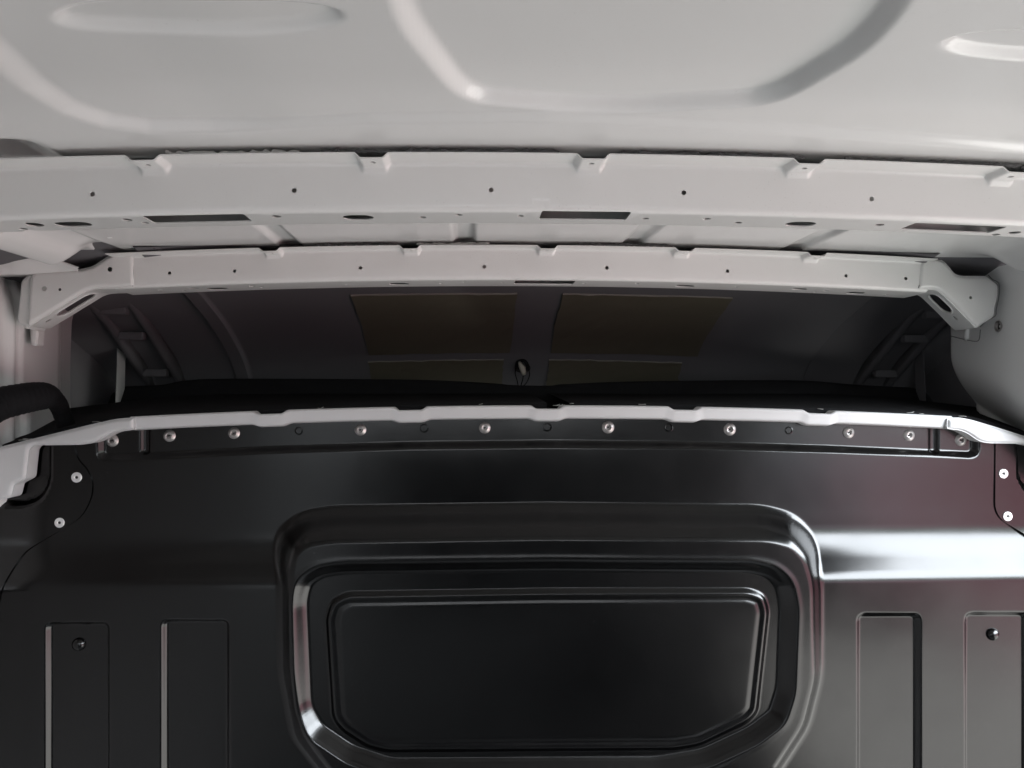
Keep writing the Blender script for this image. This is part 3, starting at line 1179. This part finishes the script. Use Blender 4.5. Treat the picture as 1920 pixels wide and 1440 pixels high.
def bay_side(left):
    """inner side panel: plan curve with two openings, and the outer skin behind it"""
    sgn = -1 if left else 1
    plan = catmull([(-0.749, 1.490, 0), (-0.748, 1.505, 0), (-0.738, 1.60, 0), (-0.722, 1.70, 0), (-0.70, 1.80, 0), (-0.67, 1.90, 0), (-0.64, 2.0, 0)], 8)
    px_ = np.array([p.x for p in plan])
    py_ = np.array([p.y for p in plan])
    ps = np.concatenate([[0], np.cumsum(np.hypot(np.diff(px_), np.diff(py_)))])

    def fn(u, v):
        x = np.interp(u, ps, px_)
        if not left:
            x = 2 * XC - x
        return np.stack([x, np.interp(u, ps, py_), v], -1)

    def to_uv(px, py):
        d = ray(px, py)
        k = d.x / d.y
        r = px_ / py_
        u = np.interp(k, r, ps)
        y = np.interp(u, ps, py_)
        return (float(u), float(d.z / d.y * y))

    op1 = rounded([to_uv(*p) for p in [(131, 800), (130, 690), (133, 600), (142, 575), (160, 566), (187, 571), (207, 592), (219, 625), (219, 680), (214, 800)]], 0.012, 4)
    op2 = rounded([to_uv(*p) for p in [(231, 790), (234, 672), (246, 657), (258, 663), (277, 693), (318, 770)]], 0.008, 4)
    us = np.linspace(0, ps[-1], 30)
    tl = [to_uv(*p) for p in [(340, 775), (314, 728), (284, 680), (254, 630), (224, 580), (196, 548), (160, 520), (100, 500)]]
    tl = [(min(max(a_, 0.0), ps[-1]), b_) for a_, b_ in tl]
    uvs = [(0.0, -0.14), (tl[0][0], -0.14)] + tl + [(0.0, tl[-1][1])]
    me = sheet('inner_side', fn, us[1:-1], np.arange(-0.13, 0.22, 0.02), [op1, op2], outer=uvs, thick=0.0015, flip=left)
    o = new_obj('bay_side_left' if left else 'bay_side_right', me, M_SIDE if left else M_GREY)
    tag(o, 'inner side panel with a tall rounded opening, ' + ('left of the shelf' if left else 'right of the shelf'), kind='structure')
    # outer skin behind the openings
    A = []
    for u in np.linspace(-0.02, ps[-1], 12):
        p = fn(np.array([max(u, 0)]), np.array([0.0]))[0]
        A.append([(p[0] + sgn * 0.05, p[1] + 0.03, -0.12), (p[0] + sgn * 0.05, p[1] + 0.03, 0.22)])
    new_obj('outer_skin', grid_mesh('outer_skin', np.array(A), flip=not left), M_GREY, o)


bay_side(True)
bay_side(False)


# ------------------------------------------------------------------ felt shelf over the cab
def shelf():
    root = thing('overhead_shelf', (XC, 1.32, -0.02), 'black felt overhead shelf with raised rear lip above the bulkhead', 'shelf')
    front = [(-60, 852), (20, 829), (70, 815), (125, 801), (170, 791), (205, 784), (250, 778), (510, 767), (770, 759), (1025, 756), (1280, 758), (1530, 765), (1720, 774), (1785, 778), (1830, 784), (1870, 795), (1920, 811), (1990, 836)]
    fr = [PY(p[0], p[1], 1.322) for p in front]
    fr = catmull(fr, 6)
    split = PY(1038, 756, 1.322).x
    r = np.random.default_rng(5)
    for side in (0, 1):
        seg = [p for p in fr if (p.x <= split - 0.0012 if side == 0 else p.x >= split + 0.0012)]
        rows = []
        for p in seg:
            j = r.normal(0, 0.0004)
            sp = 0.16 if abs(p.x - XC) < 0.66 else 0.12
            w = p.x
            f0 = Vector((w, p.y - 0.002, p.z - 0.009))
            f1 = Vector((w, p.y - 0.004 + j, p.z - 0.001))
            f2 = Vector((w, p.y + 0.004, p.z + 0.001 + j))
            back = np.interp(abs(w - XC), [0, 0.6, 0.75, 0.9], [1.70, 1.68, 1.58, 1.50])
            zb = np.interp(abs(w - XC), [0, 0.62, 0.74, 0.9], [0.003, 0.002, -0.006, -0.03])
            m1 = f2.lerp(Vector((w, back, zb)), 0.5)
            rows.append([f0, f1, f2, m1, Vector((w, back, zb))])
        o = new_obj('shelf_panel', grid_mesh('shelf_panel', np.array([[tuple(q) for q in rr] for rr in rows])), M_FELT, root)
    # raised lip
    top = [(200, 775), (206, 748), (214, 735), (232, 725), (300, 722), (345, 714), (420, 710), (690, 711), (820, 713), (930, 719), (960, 722), (1030, 723), (1060, 720), (1200, 715), (1480, 713), (1600, 721), (1712, 728), (1738, 738), (1752, 758), (1764, 775)]
    tp = catmull([(*p, 0) for p in top], 5)
    rows = []
    for p in tp:
        a = PY(p.x, p.y, 1.70)
        b = Vector((a.x, 1.675, -0.03))
        rows.append([b, a + Vector((0, -0.004, -0.006)), a, a + Vector((0, 0.02, -0.003)), a + Vector((0, 0.2, -0.05))])
    new_obj('back_lip', grid_mesh('back_lip', np.array([[tuple(q) for q in rr] for rr in rows])), M_FELT, root)
    # torn fibre threads on the front edge
    for k in range(16):
        p = fr[int(r.integers(8, len(fr) - 8))] if k > 2 else PY(1036 + 6 * k, 759, 1.316)
        q = Vector((p.x, p.y - 0.006, p.z - 0.001))
        L = float(r.uniform(0.006, 0.016))
        tube('fibre', [q, q + Vector((L * .5, -0.001, float(r.normal(0, .0005)))), q + Vector((L, 0, float(r.normal(0, .001))))], 0.00045, M_CREAM, root, n=5)
    return root


shelf()

# black tape-wrapped harness at the left wall
hp = [PY(-140, 785, 1.18), PY(-40, 772, 1.21), PY(0, 757, 1.235), PY(40, 748, 1.26), PY(70, 743, 1.285), PY(92, 744, 1.31), PY(108, 757, 1.33), PY(118, 780, 1.345), PY(126, 806, 1.355), PY(132, 840, 1.36)]
hc = catmull(hp, 10)
rr = []
for i, p in enumerate(hc):
    t = i / (len(hc) - 1)
    rr.append(float(np.interp(t, [0, 0.2, 0.5, 0.62, 0.75, 1], [0.0255, 0.025, 0.0215, 0.015, 0.0135, 0.015])) * (1 + 0.025 * math.sin(i * 2.2)))
h = tube('wiring_harness', hc, rr, M_TAPE, None, n=20)
tag(h, 'thick black tape-wrapped cable harness bending down at the left wall', 'harness')


# ------------------------------------------------------------------ white cross rail over the bulkhead
rail = thing('cross_rail', (XC, 1.30, -0.03), 'long white notched cross rail along the top of the black bulkhead', 'rail')
rx0, rx1 = PY(246, 790, 1.30).x, PY(1782, 790, 1.30).x
rnx = [PY(p, 775, 1.31).x for p in (510, 770, 1025, 1280, 1530)]
pr_r, sl_r = profile([(1.330, -0.0185), (1.295, -0.0185), (1.301, -0.0365), (1.315, -0.0385)], [0.004, 0.003], 5)


def rail_fn(u, v):
    y = np.interp(v, sl_r, pr_r[:, 0])
    z = np.interp(v, sl_r, pr_r[:, 1])
    b = np.zeros_like(u)
    for c in rnx:
        wid = np.interp(v, [0.0, 0.02, 0.045], [0.017, 0.017, 0.016])
        slo = np.interp(v, [0.0, 0.025, 0.045], [0.009, 0.011, 0.018])
        b = np.maximum(b, 1 - smooth((np.abs(u - c) - wid) / slo))
    return np.stack([u, y, z - np.interp(v, [0.015, 0.04], [0.0072, 0.0044]) * b + arch(u)], -1)


us = set(np.round(np.arange(rx0, rx1, 0.02), 4)) | {rx0, rx1}
for c in rnx:
    us |= set(np.round(np.arange(c - 0.036, c + 0.0361, 0.0015), 4))
us = sorted(us)
me = sheet('rail_pressing', rail_fn, us, sorted(set(np.round(list(sl_r) + list(np.arange(0, sl_r[-1], 0.005)), 5))), [], thick=0.0012)
new_obj('rail_pressing', me, M_RAIL, rail)


def bracket(outl, rad):
    return pressing('end_bracket', outl, rad, 1.288, 0.032, M_RAIL, rail, b=0.006)


bracket([(249, 784), (215, 787), (170, 797), (125, 808), (60, 824), (0, 839), (-90, 862), (-160, 960), (0, 936), (18, 932), (24, 908), (46, 897), (52, 842), (62, 834), (150, 833), (175, 829), (195, 818), (212, 809), (249, 805)],
        [0, 10, 10, 0, 0, 0, 0, 0, 4, 4, 4, 5, 7, 5, 10, 10, 8, 10, 0])
bracket([(1780, 786), (1800, 784), (1822, 788), (1870, 802), (1920, 818), (2010, 846), (2010, 852), (1920, 831), (1855, 830), (1838, 826), (1822, 814), (1806, 806), (1780, 803)],
        [0, 8, 10, 0, 0, 0, 0, 0, 8, 10, 10, 10, 0])

# ------------------------------------------------------------------ bulkhead
bulk = thing('bulkhead', (XC, 1.30, -CZ), 'black satin pressed steel bulkhead with a blanked window and vertical ribs', 'bulkhead')
YB = 1.312
SH = 0.030           # how far the ribbed lower part stands proud of the upper part


def zline(y, Y):
    return PY(960, y, Y).z


Z_S0 = zline(988, YB)
Z_S1 = zline(1102, YB - SH)


RIBS = [((85, 203), 1168), ((303, 428), 1163), ((1610, 1726), 1152), ((1812, 1930), 1150)]
FR_OUT = [(505, 1260), (503, 1060), (520, 1005), (560, 974), (620, 964), (1025, 958), (1440, 962), (1500, 978), (1540, 1020), (1558, 1085), (1560, 1270), (1535, 1370), (1470, 1470), (1300, 1540), (760, 1540), (600, 1480), (530, 1390)]
FR_IN = [(547, 1130), (558, 1088), (590, 1064), (640, 1056), (1025, 1051), (1410, 1054), (1455, 1064), (1484, 1092), (1494, 1140), (1488, 1300), (1470, 1356), (1420, 1394), (1330, 1436), (1240, 1452), (730, 1456), (650, 1430), (582, 1384), (556, 1335)]
FR_PANEL = [(612, 1160), (622, 1128), (650, 1113), (1025, 1107), (1405, 1106), (1432, 1116), (1441, 1145), (1420, 1335), (1402, 1354), (1312, 1397), (1265, 1405), (725, 1409), (690, 1401), (640, 1368), (624, 1345)]
Q_OUT = xz(rounded(FR_OUT, 25, 5), YB - 0.028)
Q_IN = xz(rounded(FR_IN, 18, 5), YB - 0.048)
Q_PANEL = xz(rounded(FR_PANEL, 12, 5), YB - 0.031)
Q_STRIP = xz(rounded([(184, 740), (184, 862), (240, 861), (500, 847), (760, 839), (1025, 836), (1300, 838), (1550, 845), (1750, 853), (1834, 857), (1834, 740)], [0, 16, 0, 0, 0, 0, 0, 0, 0, 18, 0], 6), YB)
Q_RIB = [xz(rounded([(a, t), (b, t), (b, 1700), (a, 1700)], 14, 5), YB - SH) for (a, b), t in RIBS]
Q_GROOVE = [xz(rounded([(262, 770), (275, 770), (275, 849), (262, 849)], 4, 4), YB), xz(rounded([(1750, 770), (1763, 770), (1763, 849), (1750, 849)], 4, 4), YB)]
Q_POCKL = xz(rounded([(-200, 760), (98, 760), (96, 905), (78, 938), (45, 952), (-200, 958)], [0, 0, 30, 20, 20, 0], 6), YB)
Q_POCKR = xz(rounded([(1902, 760), (2200, 760), (2200, 970), (1990, 960), (1940, 935), (1908, 905)], [0, 0, 0, 30, 20, 20], 6), YB)


def relief(X, Z):
    sh = np.clip((Z_S0 - Z) / (Z_S0 - Z_S1), 0, 1)
    q, q2 = 0.60, 0.22       # long hollow at the top, tighter round-over at the foot
    h = SH * np.where(sh < q, sh * sh / (2 * q), np.where(sh > 1 - q2, 1 - q / 2 - q2 / 2 - (1 - sh) ** 2 / (2 * q2), sh - q / 2)) / (1 - q / 2 - q2 / 2)
    # slight crown of the upper field
    h = h - 0.0015 * smooth((zline(850, YB) - Z) / 0.10)
    d = sdf_poly(Q_OUT, X, Z)
    wid = 0.056
    t = np.clip((-d + 0.012) / wid, 0, 1)
    fr = -0.0016 + 0.050 * (0.12 * t + 0.88 * smooth(t))
    k = 0.012 * smooth((0.012 - d) / 0.024) + 1e-6
    m = np.maximum(h, fr)
    blend = np.clip(k - np.abs(h - fr), 0, None)
    h = m + blend * blend / (4 * k)
    d = sdf_poly(Q_IN, X, Z)
    h = h - 0.020 * smooth((-d + 0.004) / 0.026)
    h = h + 0.0008 * np.exp(-((d - 0.004) / 0.005) ** 2)
    d = sdf_poly(Q_PANEL, X, Z)
    h = h + 0.0055 * smooth((-d + 0.004) / 0.0100) - 0.0012 * np.exp(-((d + 0.014) / 0.0040) ** 2)
    d = sdf_poly(Q_STRIP, X, Z)
    h = h - 0.009 * smooth((-d + 0.004) / 0.013)
    for q in Q_GROOVE:
        h = h - 0.005 * smooth((-sdf_poly(q, X, Z) + 0.004) / 0.007)
    for q in Q_RIB:
        h = h - 0.0085 * smooth((-sdf_poly(q, X, Z) + 0.003) / 0.0095)
    for q in (Q_POCKL, Q_POCKR):
        h = h - 0.016 * smooth((-sdf_poly(q, X, Z) + 0.003) / 0.014)
    return h


def bulk_pts(X, Z, off=0.0):
    return np.stack([X, YB - relief(X, Z) - off, Z], -1)


xs = np.arange(-0.84, 1.03, 0.0018)
zs = np.concatenate([np.arange(-CZ, -0.75, 0.05), np.arange(-0.75, -0.03, 0.0015)])
Xg, Zg = np.meshgrid(xs, zs, indexing='ij')


def bulk_top(X):
    dx = np.abs(X - XC)
    return np.interp(dx, [0, 0.3, 0.62, 0.66, 0.70, 0.76, 0.9], [-0.031, -0.034, -0.048, -0.054, -0.063, -0.073, -0.09])


Zg = np.minimum(Zg, bulk_top(Xg))
me = grid_mesh('panel', bulk_pts(Xg.ravel(), Zg.ravel()).reshape(*Xg.shape, 3))
new_obj('panel', me, M_BLACK, bulk)

# overlapping corner plates
pl_l = xz(catmull([(*p, 0) for p in [(138, 800), (140, 845), (146, 862), (162, 882), (171, 905), (168, 935), (150, 968), (120, 990), (60, 1025), (40, 1045), (25, 1085), (8, 1160), (-6, 1250)]], 5), YB - 0.003) if False else None
ctl = [Vector((*p, 0)) for p in [(138, 818), (140, 845), (146, 862), (162, 882), (171, 905), (168, 935), (150, 968), (120, 990), (62, 1024), (42, 1044), (25, 1085), (8, 1160), (-6, 1250)]]
cl = catmull(ctl, 5)
outl = xz([(p.x, p.y) for p in cl] + [(-90, 1250), (-90, 850), (60, 828)], YB - 0.004)
me = sheet('corner_plate', lambda u, v: bulk_pts(u, v, 0.0028), np.arange(-0.83, -0.55, 0.004), np.arange(-0.6, -0.03, 0.004), [], outer=outl, thick=0.0026, flip=False)
new_obj('corner_plate', me, M_BLACK, bulk)
outr = xz(rounded([(1868, 822), (1868, 968), (1990, 1046), (2060, 1046), (2060, 842)], [0, 26, 0, 0, 0], 6), YB - 0.004)
me = sheet('corner_plate', lambda u, v: bulk_pts(u, v, 0.0028), np.arange(0.80, 1.02, 0.004), np.arange(-0.35, -0.03, 0.004), [], outer=outr[::-1], thick=0.0026, flip=False)
new_obj('corner_plate', me, M_BLACK, bulk)

# rivets
riv_me = lathe_mesh('rivet', [(0.0100, 0.0), (0.0100, 0.0008), (0.0086, 0.0022), (0.0066, 0.0036), (0.0052, 0.0044), (0.0040, 0.0040), (0.0030, 0.0028), (0.0030, 0.0010), (0, 0.0010)], 24)
pin_me = lathe_mesh('pin', [(0.0017, 0.0), (0.0017, 0.0040), (0.0012, 0.0046), (0, 0.0046)], 12)
was_me = lathe_mesh('rivet', [(0.0082, 0.0), (0.0082, 0.0012), (0.0076, 0.0018), (0.0034, 0.0020), (0.0026, 0.0012), (0.0026, 0.0004), (0, 0.0004)], 24)
wpin_me = lathe_mesh('pin', [(0.0022, 0.0), (0.0022, 0.0010), (0, 0.0010)], 12)
hole_me = lathe_mesh('rivet_hole', [(0.0072, 0.0), (0.0068, 0.0018), (0.0056, 0.0020), (0.0048, 0.0004), (0.0046, -0.006), (0, -0.006)], 20)
stud_me = lathe_mesh('stud', [(0.0105, -0.001)] + [(0.0105 * math.cos(t), 0.0085 * math.sin(t)) for t in np.linspace(0.05, 1.5, 10)] + [(0, 0.0085)], 28, 85)
riv_me.materials.append(M_STEEL)
pin_me.materials.append(M_DARK)
was_me.materials.append(M_ZINC)
wpin_me.materials.append(M_DARK)
hole_me.materials.append(M_BLACK)
stud_me.materials.append(M_BLACK)


def on_bulk(px, py, off=0.0):
    Y = YB
    for _ in range(6):
        p = PY(px, py, Y)
        Y = float(YB - relief(np.array([p.x]), np.array([p.z]))[0] - off)
    return PY(px, py, Y)


def put(name, me, px, py, off=0.0, tilt=True):
    p = on_bulk(px, py, off)
    e = 0.004
    r0 = relief(np.array([p.x - e, p.x + e, p.x, p.x]), np.array([p.z, p.z, p.z - e, p.z + e]))
    o = bpy.data.objects.new(name, me)
    o.location = (p.x, p.y, p.z + CZ)
    link(o, bulk)
    o.rotation_euler = (random.uniform(-.05, .05) - math.atan((r0[3] - r0[2]) / (2 * e)) * 0.8, 0, random.uniform(-.07, .07))
    if me.name.startswith('rivet'):
        k = random.uniform(0.94, 1.05)
        o.scale = (k, k, k)
    return o


for q in [(211, 826), (318, 817), (439, 812), (676, 806), (909, 802), (1140, 801), (1368, 805), (1591, 811), (1704, 816), (1801, 825)]:
    r_ = put('rivet', riv_me, *q)
    sub('pin', pin_me, r_)
for q in [(144, 895), (112, 980), (1881, 888), (1889, 968)]:
    r_ = put('rivet', was_me, *q, off=0.0028)
    r_['label'] = 'bright flat washer-headed rivet'
    sub('pin', wpin_me, r_)
for q in [(560, 808), (795, 803), (1026, 801), (1254, 802), (1479, 807)]:
    put('rivet_hole', hole_me, *q)
for q in [(148, 1208), (1861, 1189)]:
    put('stud', stud_me, *q)
